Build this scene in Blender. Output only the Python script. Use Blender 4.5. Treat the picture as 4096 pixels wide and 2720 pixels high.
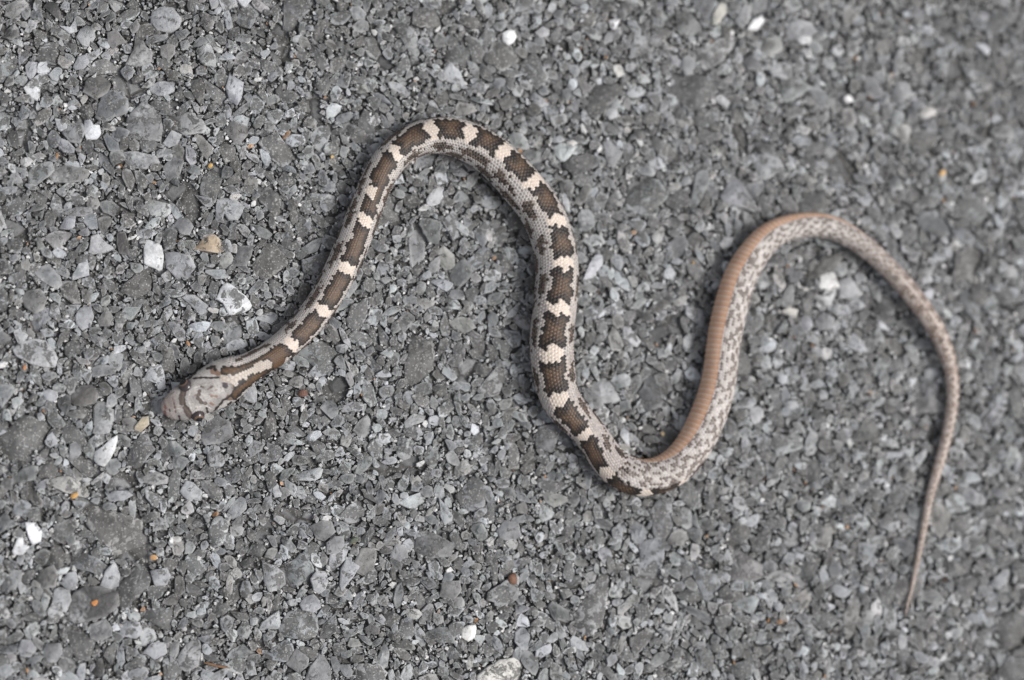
import bpy, math
import numpy as np
from mathutils import Matrix, Vector

# ---------------------------------------------------------------- clear
for o in list(bpy.data.objects):
    bpy.data.objects.remove(o)
scene = bpy.context.scene
rng = np.random.default_rng(11)
W, H = 4096.0, 2720.0                    # photograph pixels

# ---------------------------------------------------------------- camera
CAM_D, LENS, SENSOR = 0.62, 101.0, 36.0
TX, TY = math.radians(-13.0), math.radians(-5.0)     # leaning in from the left and a little from below
cam_pos = np.array([math.sin(TX), math.sin(TY), 0.0]) * CAM_D
cam_pos[2] = math.sqrt(CAM_D**2 - cam_pos[0]**2 - cam_pos[1]**2)
fwd = -cam_pos / CAM_D
rgt = np.array([1.0, 0, 0]); rgt = rgt - fwd * rgt.dot(fwd); rgt /= np.linalg.norm(rgt)
upv = np.cross(rgt, fwd)
cam = bpy.data.cameras.new('camera')
cam_o = bpy.data.objects.new('camera', cam)
scene.collection.objects.link(cam_o)
cam_o.matrix_world = Matrix(((rgt[0], upv[0], -fwd[0], cam_pos[0]),
                             (rgt[1], upv[1], -fwd[1], cam_pos[1]),
                             (rgt[2], upv[2], -fwd[2], cam_pos[2]),
                             (0, 0, 0, 1)))
cam.lens, cam.sensor_width = LENS, SENSOR
cam.clip_start, cam.clip_end = 0.01, 200.0
cam.dof.use_dof = True
scene.camera = cam_o
K = SENSOR / LENS / W                     # tangent per pixel

def unproject(px, py, z=0.0):
    px = np.asarray(px, float); py = np.asarray(py, float)
    d = fwd + ((px - W/2) * K)[..., None] * rgt - ((py - H/2) * K)[..., None] * upv
    t = (np.asarray(z, float) - cam_pos[2]) / d[..., 2]
    return cam_pos + d * t[..., None]

def project(P):
    v = P - cam_pos
    w = v @ fwd
    return np.stack([(v @ rgt) / w / K + W/2, -(v @ upv) / w / K + H/2], -1)

f_pt = unproject(1180, 1180, 0.003)
cam.dof.focus_distance = float((f_pt - cam_pos) @ fwd)
cam.dof.aperture_fstop = 5.6

# ---------------------------------------------------------------- sky, sun, exposure
SUN_EL, SUN_AZ = math.radians(56), math.radians(-14)    # azimuth measured from +X
sun_dir = Vector((math.cos(SUN_EL)*math.cos(SUN_AZ), math.cos(SUN_EL)*math.sin(SUN_AZ), math.sin(SUN_EL)))
world = bpy.data.worlds.new('World'); scene.world = world; world.use_nodes = True
nt = world.node_tree; nt.nodes.clear()
sky = nt.nodes.new('ShaderNodeTexSky'); sky.sky_type = 'NISHITA'; sky.sun_disc = False
sky.sun_elevation = SUN_EL; sky.sun_rotation = math.pi/2 - SUN_AZ
sky.air_density = 1.0; sky.dust_density = 4.0; sky.ozone_density = 1.0
hs = nt.nodes.new('ShaderNodeHueSaturation'); hs.inputs['Saturation'].default_value = 0.30
bg = nt.nodes.new('ShaderNodeBackground'); bg.inputs['Strength'].default_value = 0.10
ow = nt.nodes.new('ShaderNodeOutputWorld')
nt.links.new(sky.outputs[0], hs.inputs['Color']); nt.links.new(hs.outputs[0], bg.inputs['Color'])
nt.links.new(bg.outputs[0], ow.inputs['Surface'])
sl = bpy.data.lights.new('sun', 'SUN'); sl.energy = 1.3; sl.angle = math.radians(16); sl.color = (1, 0.985, 0.965)
so = bpy.data.objects.new('sun', sl); scene.collection.objects.link(so)
so.rotation_euler = sun_dir.to_track_quat('Z', 'Y').to_euler(); so.location = (0.4, 0, 1)
scene.view_settings.view_transform = 'Standard'
try: scene.view_settings.look = 'None'
except Exception: pass
scene.view_settings.exposure = 0.46
scene.view_settings.gamma = 1.0
scene.view_settings.use_curve_mapping = False
scene.render.engine = 'CYCLES'

# ---------------------------------------------------------------- helpers
C = scene.collection
def lin(*c):
    c = np.array(c, float) / 255.0
    return np.where(c <= 0.04045, c/12.92, ((c+0.055)/1.055)**2.4)

def mesh_obj(name, verts, tris, mat, parent=None, smooth=True, attrs=None, quads=None):
    me = bpy.data.meshes.new(name)
    faces_v = []
    nt_, nq_ = len(tris), 0 if quads is None else len(quads)
    loops = tris.reshape(-1) if nq_ == 0 else np.concatenate([tris.reshape(-1), quads.reshape(-1)])
    starts = np.concatenate([np.arange(nt_)*3, nt_*3 + np.arange(nq_)*4])
    totals = np.concatenate([np.full(nt_, 3), np.full(nq_, 4)])
    me.vertices.add(len(verts)); me.vertices.foreach_set('co', np.ascontiguousarray(verts, np.float32).reshape(-1))
    me.loops.add(len(loops)); me.loops.foreach_set('vertex_index', loops.astype(np.int32))
    me.polygons.add(nt_ + nq_)
    me.polygons.foreach_set('loop_start', starts.astype(np.int32))
    me.polygons.foreach_set('loop_total', totals.astype(np.int32))
    me.polygons.foreach_set('use_smooth', np.full(nt_+nq_, smooth, bool))
    for an, (kind, arr) in (attrs or {}).items():
        a = me.attributes.new(an, kind, 'POINT')
        a.data.foreach_set('color' if kind == 'FLOAT_COLOR' else 'value', np.ascontiguousarray(arr, np.float32).reshape(-1))
    me.update(calc_edges=True)
    me.validate()
    me.materials.append(mat)
    o = bpy.data.objects.new(name, me); C.objects.link(o)
    if parent is not None: o.parent = parent
    return o

def tag(o, label=None, cat=None, group=None, kind=None):
    if label: o['label'] = label
    if cat: o['category'] = cat
    if group: o['group'] = group
    if kind: o['kind'] = kind
    return o

class NT:
    def __init__(s, name):
        s.m = bpy.data.materials.new(name); s.m.use_nodes = True
        s.t = s.m.node_tree; s.t.nodes.clear()
        s.out = s.n('ShaderNodeOutputMaterial'); s.b = s.n('ShaderNodeBsdfPrincipled')
        s.l(s.b.outputs[0], s.out.inputs['Surface'])
    def n(s, ty, **kw):
        x = s.t.nodes.new(ty)
        for k, v in kw.items(): setattr(x, k, v)
        return x
    def l(s, a, b): s.t.links.new(a, b)
    def pos(s): return s.n('ShaderNodeNewGeometry').outputs['Position']
    def noise(s, scale, detail=3, rough=0.55, dist=0.0, vec=None):
        x = s.n('ShaderNodeTexNoise'); x.inputs['Scale'].default_value = scale
        x.inputs['Detail'].default_value = detail; x.inputs['Roughness'].default_value = rough
        x.inputs['Distortion'].default_value = dist
        s.l(vec or s.pos(), x.inputs['Vector']); return x.outputs['Fac']
    def vor(s, scale, feature='F1', vec=None):
        x = s.n('ShaderNodeTexVoronoi'); x.feature = feature; x.inputs['Scale'].default_value = scale
        s.l(vec or s.pos(), x.inputs['Vector']); return x
    def ramp(s, fac, lo, hi, a=0.0, b=1.0):
        x = s.n('ShaderNodeMapRange'); x.clamp = True
        for i, v in ((1, lo), (2, hi), (3, a), (4, b)): x.inputs[i].default_value = v
        s.l(fac, x.inputs[0]); return x.outputs[0]
    def math(s, op, a, b=None):
        x = s.n('ShaderNodeMath'); x.operation = op
        for i, v in ((0, a), (1, b)):
            if v is None: continue
            if isinstance(v, (int, float)): x.inputs[i].default_value = v
            else: s.l(v, x.inputs[i])
        return x.outputs[0]
    def mix(s, fac, a, b, mode='MIX'):
        x = s.n('ShaderNodeMix'); x.data_type = 'RGBA'; x.blend_type = mode
        for i, v in ((0, fac), (6, a), (7, b)):
            if isinstance(v, (int, float)): x.inputs[i].default_value = v
            elif isinstance(v, (tuple, list, np.ndarray)): x.inputs[i].default_value = (*v[:3], 1)
            else: s.l(v, x.inputs[i])
        return x.outputs[2]
    def attr(s, name):
        x = s.n('ShaderNodeAttribute'); x.attribute_name = name; return x
    def bump(s, h, strength, dist, nrm=None):
        x = s.n('ShaderNodeBump'); x.inputs['Strength'].default_value = strength
        x.inputs['Distance'].default_value = dist; s.l(h, x.inputs['Height'])
        if nrm: s.l(nrm, x.inputs['Normal'])
        return x.outputs[0]

def bitumen_colour(t):
    """dark binder full of pale mineral dust, sub-millimetre grit and painted glints"""
    v = t.vor(1500); g = t.vor(3300)
    big = t.noise(420, 3)
    c = t.mix(t.ramp(big, .3, .7), (0.048, 0.046, 0.043), (0.125, 0.123, 0.119))
    cell = t.n('ShaderNodeSeparateColor'); t.l(v.outputs['Color'], cell.inputs[0])
    grain = t.math('MULTIPLY', t.ramp(cell.outputs[0], .35, .9), t.ramp(v.outputs['Distance'], .42, .25))
    c = t.mix(grain, c, (0.30, 0.295, 0.285))
    cell2 = t.n('ShaderNodeSeparateColor'); t.l(g.outputs['Color'], cell2.inputs[0])
    sp = t.math('MULTIPLY', t.ramp(cell2.outputs[0], .80, .9), t.ramp(g.outputs['Distance'], .42, .2))
    c = t.mix(sp, c, (0.55, 0.53, 0.50))  # finest white specks stand in for tiny glints
    return c, v.outputs['Distance']

def make_stone_mat():
    t = NT('crushed_stone')
    tint = t.attr('tint'); rim = t.attr('rim')
    m1 = t.noise(260, 4, .62); m2 = t.noise(1300, 3, .6); m3 = t.noise(110, 3, .5, .6)
    f = t.math('ADD', t.math('MULTIPLY', t.ramp(m1, .25, .75), .62), t.math('MULTIPLY', t.ramp(m2, .25, .75), .30))
    m4 = t.noise(140, 2, .5, .3)
    f = t.math('ADD', t.math('ADD', f, .26), t.math('MULTIPLY', t.ramp(m4, .28, .72), .55))
    c = t.mix(1.0, tint.outputs['Color'], t.math('POWER', f, 1.35), 'MULTIPLY')
    # chalky veins and worn pale edges, with sheen painted into the edge colour
    vein = t.math('MULTIPLY', t.ramp(m3, .57, .70), t.ramp(m2, .36, .58))
    c = t.mix(t.math('MULTIPLY', vein, .68), c, (0.52, 0.525, 0.53))
    edge = t.math('MULTIPLY', t.ramp(rim.outputs['Fac'], .15, .9), t.ramp(m1, .34, .58))
    c = t.mix(t.math('MULTIPLY', edge, .8), c, t.mix(.45, tint.outputs['Color'], (0.62, 0.61, 0.60)))
    # binder left on the faces
    bit, _ = bitumen_colour(t)
    pm = t.noise(430, 5, .68, .6)
    sub = t.math('SUBTRACT', t.math('ADD', pm, t.math('MULTIPLY', tint.outputs['Alpha'], .27)), .645)
    sub = t.math('SUBTRACT', sub, t.math('MULTIPLY', t.ramp(rim.outputs['Fac'], .1, .8), .09))
    mask = t.ramp(sub, -.015, .03)
    c = t.mix(t.math('MULTIPLY', mask, .85), c, bit)
    pits = t.math('MULTIPLY', t.ramp(t.noise(1250, 3, .6), .64, .72), .7)
    c = t.mix(pits, c, (0.055, 0.053, 0.050))
    # black binder on each stone's flanks, also painting crevice shade into the colour
    c = t.mix(t.math('MULTIPLY', t.ramp(rim.outputs['Fac'], -.02, -.25), .85), c, (0.028, 0.026, 0.024))
    t.l(c, t.b.inputs['Base Color'])
    t.l(t.ramp(m2, .3, .7, .38, .68), t.b.inputs['Roughness'])
    t.b.inputs['Specular IOR Level'].default_value = .45
    h = t.math('ADD', t.noise(900, 4, .65), t.math('MULTIPLY', t.noise(300, 3), 1.2))
    h = t.math('SUBTRACT', h, t.math('MULTIPLY', mask, .5))
    t.l(t.bump(h, .55, .00045), t.b.inputs['Normal'])
    return t.m

def make_ground_mat():
    t = NT('asphalt_binder')
    bit, vd = bitumen_colour(t)
    v = t.vor(230); ve = t.vor(230, 'DISTANCE_TO_EDGE')
    cell = t.n('ShaderNodeSeparateColor'); t.l(v.outputs['Color'], cell.inputs[0])
    grey = t.ramp(cell.outputs[1], 0, 1, .09, .30)
    st = t.mix(1.0, (1, 1, 1.01), grey, 'MULTIPLY')
    st = t.mix(1.0, st, t.ramp(t.noise(700, 4), .25, .75, .65, 1.3), 'MULTIPLY')
    mk = t.math('MULTIPLY', t.ramp(ve.outputs['Distance'], .04, .10), t.ramp(cell.outputs[0], .35, .42))
    c = t.mix(mk, bit, st)
    t.l(c, t.b.inputs['Base Color']); t.b.inputs['Roughness'].default_value = .75
    h = t.math('ADD', t.ramp(ve.outputs['Distance'], 0, .16), t.math('MULTIPLY', t.noise(1100, 4), .6))
    t.l(t.bump(h, .8, .0006), t.b.inputs['Normal'])
    return t.m

def make_skin_mat():
    t = NT('snake_skin')
    a = t.attr('skin')
    n1 = t.noise(3500, 2); n2 = t.noise(380, 3)
    c = t.mix(1.0, a.outputs['Color'], t.ramp(n1, .2, .8, .80, 1.20), 'MULTIPLY')
    c = t.mix(1.0, c, t.ramp(n2, .2, .8, .90, 1.10), 'MULTIPLY')
    t.l(c, t.b.inputs['Base Color'])
    t.b.inputs['Roughness'].default_value = .50
    t.b.inputs['Specular IOR Level'].default_value = .5
    t.l(t.bump(t.noise(2600, 3), .25, .00012), t.b.inputs['Normal'])
    return t.m

def plain_mat(name, col, rough, var=.35, scale=1200):
    t = NT(name)
    c = t.mix(1.0, col, t.ramp(t.noise(scale, 4), .25, .75, 1-var, 1+var), 'MULTIPLY')
    t.l(c, t.b.inputs['Base Color']); t.b.inputs['Roughness'].default_value = rough
    t.l(t.bump(t.noise(scale*1.6, 3), .4, .0002), t.b.inputs['Normal'])
    return t.m

M_STONE, M_GROUND, M_SKIN = make_stone_mat(), make_ground_mat(), make_skin_mat()

# ---------------------------------------------------------------- road surface
BASE_Z = -0.0014
g = 60.0
road = mesh_obj('asphalt_road', np.array([[-g,-g,BASE_Z],[g,-g,BASE_Z],[g,g,BASE_Z],[-g,g,BASE_Z]]),
                np.zeros((0,3),int), M_GROUND, None, False, None, np.array([[0,1,2,3]]))
tag(road, 'worn grey asphalt of crushed stone set in dark binder', 'asphalt', kind='structure')

# occupancy raster used for packing
RX, RY, CELL = 0.152, 0.112, 0.0002
NX, NY = int(2*RX/CELL), int(2*RY/CELL)
occ = np.zeros((NY, NX), bool)

def outlines(N, n, angular=True):
    """N star-shaped crushed-stone outlines with n points, about unit radius"""
    ph = np.linspace(0, 2*np.pi, n, endpoint=False)[None, :] + rng.uniform(-.35, .35, (N, n)) * (2*np.pi/n)
    m = 5
    fk = (np.arange(m)[None, :] + rng.uniform(-.38, .38, (N, m))) * (2*np.pi/m) + rng.uniform(0, 6.28, (N, 1))
    dk = rng.uniform(.45, 1.0, (N, m)); dk[rng.random((N, m)) < .18] = 1.6
    cs = np.cos(ph[:, :, None] - fk[:, None, :])
    r = np.where(cs > .08, dk[:, None, :] / np.maximum(cs, .08), 9).min(-1)
    r = np.minimum(r, 1.5) * rng.uniform(.90, 1.07, (N, n))
    el = rng.uniform(1.0, 2.1, (N, 1)); ea = rng.uniform(0, np.pi, (N, 1))
    x, y = r*np.cos(ph), r*np.sin(ph)
    x, y = x*np.sqrt(el), y/np.sqrt(el)
    return np.stack([x*np.cos(ea)-y*np.sin(ea), x*np.sin(ea)+y*np.cos(ea)], -1), el[:, 0], ea[:, 0]

def build_stones(cen, out, topz, size, depth, fr, drop, tilt=.08, nplanes=4, slope=(.25, 1.1), dome=.05):
    """vectorised: cen (N,2), out (N,n,2) metres about the centre. Returns verts (N,nv,3), tri template, rim"""
    N, n, _ = out.shape
    R = len(fr)
    P = np.concatenate([out[:, None, :, :] * np.array(fr)[None, :, None, None]], 1)      # N,R,n,2
    P = P.reshape(N, R*n, 2)
    P = np.concatenate([P, np.zeros((N, 1, 2))], 1)
    fk = rng.uniform(0, 2*np.pi, (N, nplanes)); dk = rng.uniform(.15, .85, (N, nplanes)) * size[:, None]
    sk = rng.uniform(slope[0], slope[1], (N, nplanes))
    proj = P[:, :, 0:1]*np.cos(fk)[:, None, :] + P[:, :, 1:2]*np.sin(fk)[:, None, :]
    cut = np.maximum(0, (proj - dk[:, None, :]) * sk[:, None, :]).max(-1)
    cut = np.minimum(cut, depth[:, None]*.8)
    tl = rng.normal(0, tilt, (N, 2))
    z = -cut + P[:, :, 0]*tl[:, 0:1] + P[:, :, 1]*tl[:, 1:2]
    rr = np.concatenate([np.repeat(np.array(fr), n), [0]])
    z = z - dome * size[:, None] * rr[None, :]**2
    dr = np.concatenate([np.repeat(np.array(drop), n), [0]])
    z = z - dr[None, :] * size[:, None]
    z[:, :n] = -depth[:, None]
    z += rng.normal(0, .012, z.shape) * size[:, None]
    V = np.concatenate([P + cen[:, None, :], (z + topz[:, None])[..., None]], -1)
    T = []
    for a in range(R-1):
        for i in range(n):
            j = (i+1) % n
            T += [[a*n+i, a*n+j, (a+1)*n+j], [a*n+i, (a+1)*n+j, (a+1)*n+i]]
    for i in range(n): T.append([(R-1)*n+i, (R-1)*n+(i+1) % n, R*n])
    rim = np.zeros(R*n+1); rim[:n] = -1.0; rim[n:2*n] = 1.0
    if R > 2: rim[2*n:3*n] = .75
    if R > 3: rim[3*n:4*n] = .2 if R > 4 else .05
    return V, np.array(T), rim

def poly_mask(P):
    x0, y0 = P.min(0); x1, y1 = P.max(0)
    ix0, ix1 = int((x0+RX)/CELL), int((x1+RX)/CELL)+1
    iy0, iy1 = int((y0+RY)/CELL), int((y1+RY)/CELL)+1
    ix0, iy0 = max(ix0, 0), max(iy0, 0); ix1, iy1 = min(ix1, NX), min(iy1, NY)
    if ix1 <= ix0 or iy1 <= iy0: return None
    gx, gy = np.meshgrid((np.arange(ix0, ix1)+.5)*CELL-RX, (np.arange(iy0, iy1)+.5)*CELL-RY)
    ins = np.zeros(gx.shape, bool)
    for i in range(len(P)):
        a, b = P[i], P[i-1]
        c = (a[1] > gy) != (b[1] > gy)
        ins ^= c & (gx < (b[0]-a[0])*(gy-a[1])/((b[1]-a[1]) if b[1] != a[1] else 1e-12)+a[0])
    return (slice(iy0, iy1), slice(ix0, ix1)), ins

def stone_tints(N, white=.02, warm=.02):
    v = np.clip(np.exp(rng.normal(math.log(.235), .36, N)), .075, .50)
    col = np.stack([v*rng.uniform(.94, .99, N), v*1.0, v*rng.uniform(.99, 1.06, N)], -1)
    br = rng.random(N) < .22                          # brownish dark ones
    col[br] = col[br] * np.array([1.05, 1.0, .95]) * .8
    w = rng.random(N) < white
    col[w] = rng.uniform(.42, .68, (w.sum(), 1)) * np.array([1, .99, .97])
    o = rng.random(N) < warm*.2
    col[o] = np.array([.40, .21, .09]) * rng.uniform(.5, 1.2, (o.sum(), 1))
    patch = rng.uniform(.15, 1.1, N)
    patch[w | o] = .15
    return np.concatenate([col, patch[:, None]], -1)

# -- stones traced from the photograph: (crop origin, crop scale, outline, colour, patchiness, label)
S4 = 0.43370
WHITE, PALE, LG, MG, DK = (.66,.665,.67), (.42,.42,.43), (.31,.315,.33), (.20,.202,.208), (.085,.082,.082)
A_, D_, E_, F_, G_, H_, I_ = (0,680), (0,1360), (0,2040), (1024,2040), (0,0), (2048,0), (3072,0)
J_ = (2700, 800)
traced = [
 (A_,S4,[(1350,630),(1420,655),(1490,695),(1515,790),(1500,920),(1465,925),(1325,865),(1325,720)],WHITE,0,'bright white angular chip with flat face in the asphalt'),
 (A_,S4,[(1525,760),(1600,745),(1760,790),(1810,890),(1740,1000),(1640,1005),(1530,900)],LG,.35,None),
 (A_,S4,[(2090,1025),(2160,1060),(2200,1110),(2270,1160),(2335,1250),(2310,1290),(2200,1335),(2110,1340),(2060,1230),(1990,1190),(2050,1060)],(.64,.65,.66),.46,'white pitted chip with dark binder in its hollow'),
 (A_,S4,[(840,610),(910,585),(950,640),(1000,680),(1080,715),(960,765),(860,775),(815,760),(830,680)],(.34,.34,.35),0,'smooth light grey heart-shaped stone'),
 (A_,S4,[(1820,690),(1880,610),(1980,590),(2035,640),(2040,700),(2110,740),(2020,765),(1900,750),(1740,725)],(.40,.315,.225),.58,'tan mottled stone'),
 (A_,S4,[(1080,570),(1150,560),(1190,680),(1190,790),(1100,770),(1075,680)],(.075,.07,.068),.2,None),
 (A_,S4,[(540,540),(600,440),(660,390),(700,420),(690,520),(640,550)],LG,.1,None),
 (A_,S4,[(560,400),(700,340),(850,340),(860,390),(760,430),(640,420)],MG,.3,None),
 (A_,S4,[(2110,850),(2180,790),(2180,690),(2340,700),(2320,790),(2270,890),(2150,880)],(.15,.15,.152),.2,None),
 (A_,S4,[(1600,500),(1660,430),(1740,450),(1790,520),(1750,600),(1660,590)],MG,.1,None),
 (A_,S4,[(900,1380),(950,1310),(1010,1300),(1050,1360),(1010,1440),(920,1440)],(.20,.195,.19),.0,None),
 (A_,S4,[(190,1180),(240,1110),(370,1090),(440,1180),(400,1290),(320,1330),(230,1260)],(.17,.168,.165),.35,None),
 (A_,S4,[(690,1340),(740,1270),(840,1250),(870,1350),(840,1440),(760,1480),(700,1420)],LG,.3,None),
 (A_,S4,[(420,0),(600,-50),(850,0),(800,100),(640,120),(480,110)],(.17,.168,.165),.2,None),
 (D_,S4,[(870,1030),(960,970),(1030,900),(1085,875),(1090,920),(1060,1020),(1010,1110),(965,1170),(900,1150),(865,1100)],WHITE,.1,'white wedge-shaped chip below the snake head'),
 (D_,S4,[(110,90),(180,20),(300,-20),(430,0),(520,120),(550,190),(520,250),(420,255),(300,230),(150,150)],(.36,.365,.375),.50,'large light grey chip flecked with binder'),
 (D_,S4,[(660,490),(740,415),(850,415),(910,470),(890,570),(790,615),(680,600),(630,570)],(.125,.118,.112),.0,'smooth dark brown-grey oval stone'),
 (D_,S4,[(1240,800),(1310,710),(1370,700),(1375,780),(1300,850),(1240,830)],(.30,.26,.19),.1,'yellowish grey stone in front of the snout'),
 (D_,S4,[(1340,330),(1380,235),(1420,250),(1500,215),(1520,330),(1530,440),(1470,490),(1440,400),(1330,360)],(.42,.43,.44),.35,None),
 (D_,S4,[(390,470),(450,450),(530,480),(540,530),(480,570),(410,550)],LG,.1,None),
 (D_,S4,[(850,860),(890,740),(990,720),(1050,770),(1010,860),(920,875)],MG,.15,None),
 (D_,S4,[(980,1430),(1050,1390),(1180,1390),(1230,1430),(1150,1480),(1010,1490)],LG,.2,None),
 (D_,S4,[(1650,1400),(1720,1290),(1780,1310),(1870,1400),(1860,1480),(1740,1490)],(.40,.41,.42),.2,None),
 (D_,S4,[(1840,900),(1900,760),(2010,680),(2130,760),(2170,900),(2020,960),(1880,970)],(.15,.15,.155),.42,None),
 (D_,S4,[(640,960),(740,910),(750,1050),(700,1100),(640,1080)],MG,.1,None),
 (E_,S4,[(230,110),(330,115),(390,200),(380,290),(300,330),(260,250),(240,180)],(.60,.605,.62),.25,'white curved chip end'),
 (E_,S4,[(110,380),(160,260),(215,250),(220,320),(290,340),(200,420),(130,415)],(.60,.605,.62),.2,'white rounded chip end'),
 (E_,S4,[(680,760),(780,700),(920,700),(1090,750),(1110,880),(990,980),(850,1020),(690,1055),(610,1000),(640,880)],(.062,.060,.060),.1,'large dark stone with a rusty spot'),
 (E_,S4,[(500,730),(560,710),(640,740),(660,830),(610,950),(560,930),(480,850)],(.36,.365,.375),.25,None),
 (E_,S4,[(560,680),(620,580),(700,560),(725,650),(690,740),(620,735)],LG,.2,None),
 (E_,S4,[(920,700),(970,560),(1060,470),(1110,590),(1100,700),(1020,740)],(.33,.335,.345),.42,None),
 (E_,S4,[(160,1280),(200,1190),(290,1200),(345,1280),(280,1360),(190,1350)],LG,.35,None),
 (E_,S4,[(390,1310),(420,1230),(560,1225),(590,1310),(520,1410),(430,1400)],MG,.1,None),
 (E_,S4,[(1320,1310),(1400,1220),(1530,1220),(1545,1320),(1430,1385)],LG,.2,None),
 (E_,S4,[(1640,1350),(1720,1230),(1840,1140),(1860,1270),(1830,1440),(1720,1500),(1640,1450)],(.30,.30,.305),.50,None),
 (E_,S4,[(1100,1070),(1180,1025),(1290,1030),(1320,1130),(1250,1190),(1110,1160)],LG,.45,None),
 (E_,S4,[(1380,560),(1540,530),(1580,610),(1540,690),(1430,700)],LG,.3,None),
 (E_,S4,[(320,650),(380,550),(500,500),(540,600),(510,710),(400,730)],(.14,.138,.134),.4,None),
 (F_,S4,[(1890,1100),(1960,1060),(2030,1060),(2040,1110),(2020,1180),(1960,1215),(1900,1180)],(.66,.65,.62),0,'rounded chalk-white stone'),
 (F_,S4,[(2040,1530),(2150,1440),(2250,1380),(2390,1360),(2480,1430),(2450,1590),(2200,1640),(2040,1600)],(.62,.60,.56),.48,'cream speckled stone at the frame edge'),
 (F_,S4,[(600,1280),(640,1340),(690,1440),(700,1600),(600,1680),(430,1620),(500,1440),(570,1360)],(.26,.262,.27),.3,None),
 (F_,S4,[(400,870),(450,800),(530,775),(590,830),(600,900),(540,945),(430,925)],LG,.1,None),
 (F_,S4,[(500,630),(560,560),(660,560),(670,660),(640,740),(580,780),(530,740)],(.36,.365,.375),.3,None),
 (F_,S4,[(60,480),(180,510),(260,580),(280,680),(220,740),(120,760),(70,650)],(.27,.275,.28),.5,None),
 (F_,S4,[(770,700),(780,540),(850,430),(890,400),(890,470),(960,520),(900,620),(840,690),(790,760)],LG,.3,None),
 (F_,S4,[(270,1420),(380,1260),(490,1370),(480,1440),(400,1510)],(.15,.15,.152),.2,None),
 (F_,S4,[(1000,1090),(1060,1050),(1140,1090),(1140,1150),(1010,1140)],DK,.0,None),
 (F_,S4,[(490,150),(600,95),(700,100),(740,200),(640,290),(560,270)],(.17,.17,.172),.3,None),
 (F_,S4,[(650,300),(720,240),(810,240),(820,320),(760,400),(650,410)],MG,.2,None),
 (F_,S4,[(1480,200),(1600,180),(1740,260),(1840,320),(1800,430),(1600,450),(1470,390)],(.15,.15,.15),.5,None),
 (F_,S4,[(1230,430),(1290,310),(1380,320),(1420,440),(1330,480)],MG,.2,None),
 (F_,S4,[(1690,800),(1720,660),(1880,650),(1900,740),(1830,830)],(.19,.187,.185),.2,None),
 (F_,S4,[(2220,190),(2290,90),(2420,110),(2460,250),(2360,300),(2250,260)],(.17,.172,.178),.3,None),
 (G_,S4,[(780,1105),(830,1100),(860,1150),(920,1150),(935,1230),(900,1280),(800,1290),(770,1220)],(.56,.57,.59),.1,'white notched chip'),
 (G_,S4,[(570,1220),(640,1130),(760,1130),(790,1210),(740,1330),(640,1310)],MG,.45,None),
 (G_,S4,[(1170,1080),(1310,930),(1480,1010),(1510,1160),(1490,1300),(1300,1290),(1160,1260)],(.17,.172,.176),.45,None),
 (G_,S4,[(1150,600),(1230,460),(1250,310),(1310,320),(1340,420),(1410,480),(1400,570),(1290,610)],(.12,.117,.115),.1,'smooth dark grey angular stone'),
 (G_,S4,[(990,300),(1080,270),(1170,390),(1080,420),(1050,460),(990,400)],(.15,.146,.143),.1,None),
 (G_,S4,[(1480,420),(1560,400),(1620,420),(1610,500),(1560,560),(1480,510)],(.19,.185,.18),.0,None),
 (G_,S4,[(700,340),(740,270),(800,220),(860,260),(885,340),(830,430),(760,420)],(.28,.285,.29),.1,None),
 (G_,S4,[(670,620),(720,520),(800,495),(835,570),(770,640),(700,645)],LG,.2,None),
 (G_,S4,[(1400,100),(1480,60),(1600,55),(1680,170),(1660,250),(1580,300),(1450,280),(1390,200)],(.28,.285,.295),.35,None),
 (G_,S4,[(2080,800),(2120,660),(2250,760),(2230,900),(2190,975),(2120,930)],(.34,.35,.37),.3,None),
 (G_,S4,[(400,60),(450,0),(520,30),(560,110),(560,200),(500,150)],DK,.0,None),
 (G_,S4,[(2070,1200),(2130,1110),(2310,1170),(2290,1240),(2190,1365),(2140,1290)],(.13,.126,.123),.2,None),
 (G_,S4,[(760,850),(800,720),(920,680),(1040,740),(1000,860),(880,920)],(.14,.137,.133),.4,None),
 (G_,S4,[(540,230),(640,270),(700,160),(710,290),(640,310)],(.42,.43,.44),.1,None),
 (G_,S4,[(1500,1320),(1580,1200),(1680,1240),(1640,1330),(1560,1360)],(.33,.335,.345),.25,None),
 (G_,S4,[(1110,1400),(1230,1390),(1440,1430),(1480,1500),(1350,1560),(1180,1540)],(.22,.223,.23),.3,None),
 (G_,S4,[(1500,1540),(1600,1420),(1700,1480),(1660,1620),(1540,1680)],(.17,.172,.175),.2,None),
 (H_,S4,[(-40,280),(20,280),(45,340),(20,390),(-30,420),(-85,380),(-90,300)],(.66,.66,.655),0,'rounded white stone'),
 (H_,S4,[(1850,130),(1930,10),(1990,40),(1980,120),(1900,220),(1850,230)],(.46,.45,.40),0,'beige finger-shaped stone'),
 (H_,S4,[(2170,270),(2220,180),(2300,140),(2330,190),(2260,290)],(.70,.70,.69),0,'bright white slanted chip'),
 (H_,S4,[(850,1030),(900,990),(970,1020),(980,1080),(900,1105)],(.40,.405,.41),0,None),
 (H_,S4,[(840,1300),(900,1290),(1030,1400),(980,1480),(940,1560),(870,1500)],(.28,.283,.29),.15,None),
 (H_,S4,[(210,300),(280,240),(350,270),(340,330),(260,350)],(.40,.40,.41),0,None),
 (H_,S4,[(890,190),(950,170),(1000,180),(950,270),(920,270)],(.66,.66,.67),.1,None),
 (H_,S4,[(930,600),(1000,590),(1040,680),(980,720),(930,660)],(.52,.51,.48),.2,None),
 (H_,S4,[(500,1310),(560,1290),(610,1320),(560,1350)],(.62,.60,.57),0,None),
 (H_,S4,[(1570,530),(1640,500),(1700,560),(1680,680),(1600,700),(1560,620)],(.24,.245,.25),.2,None),
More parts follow.
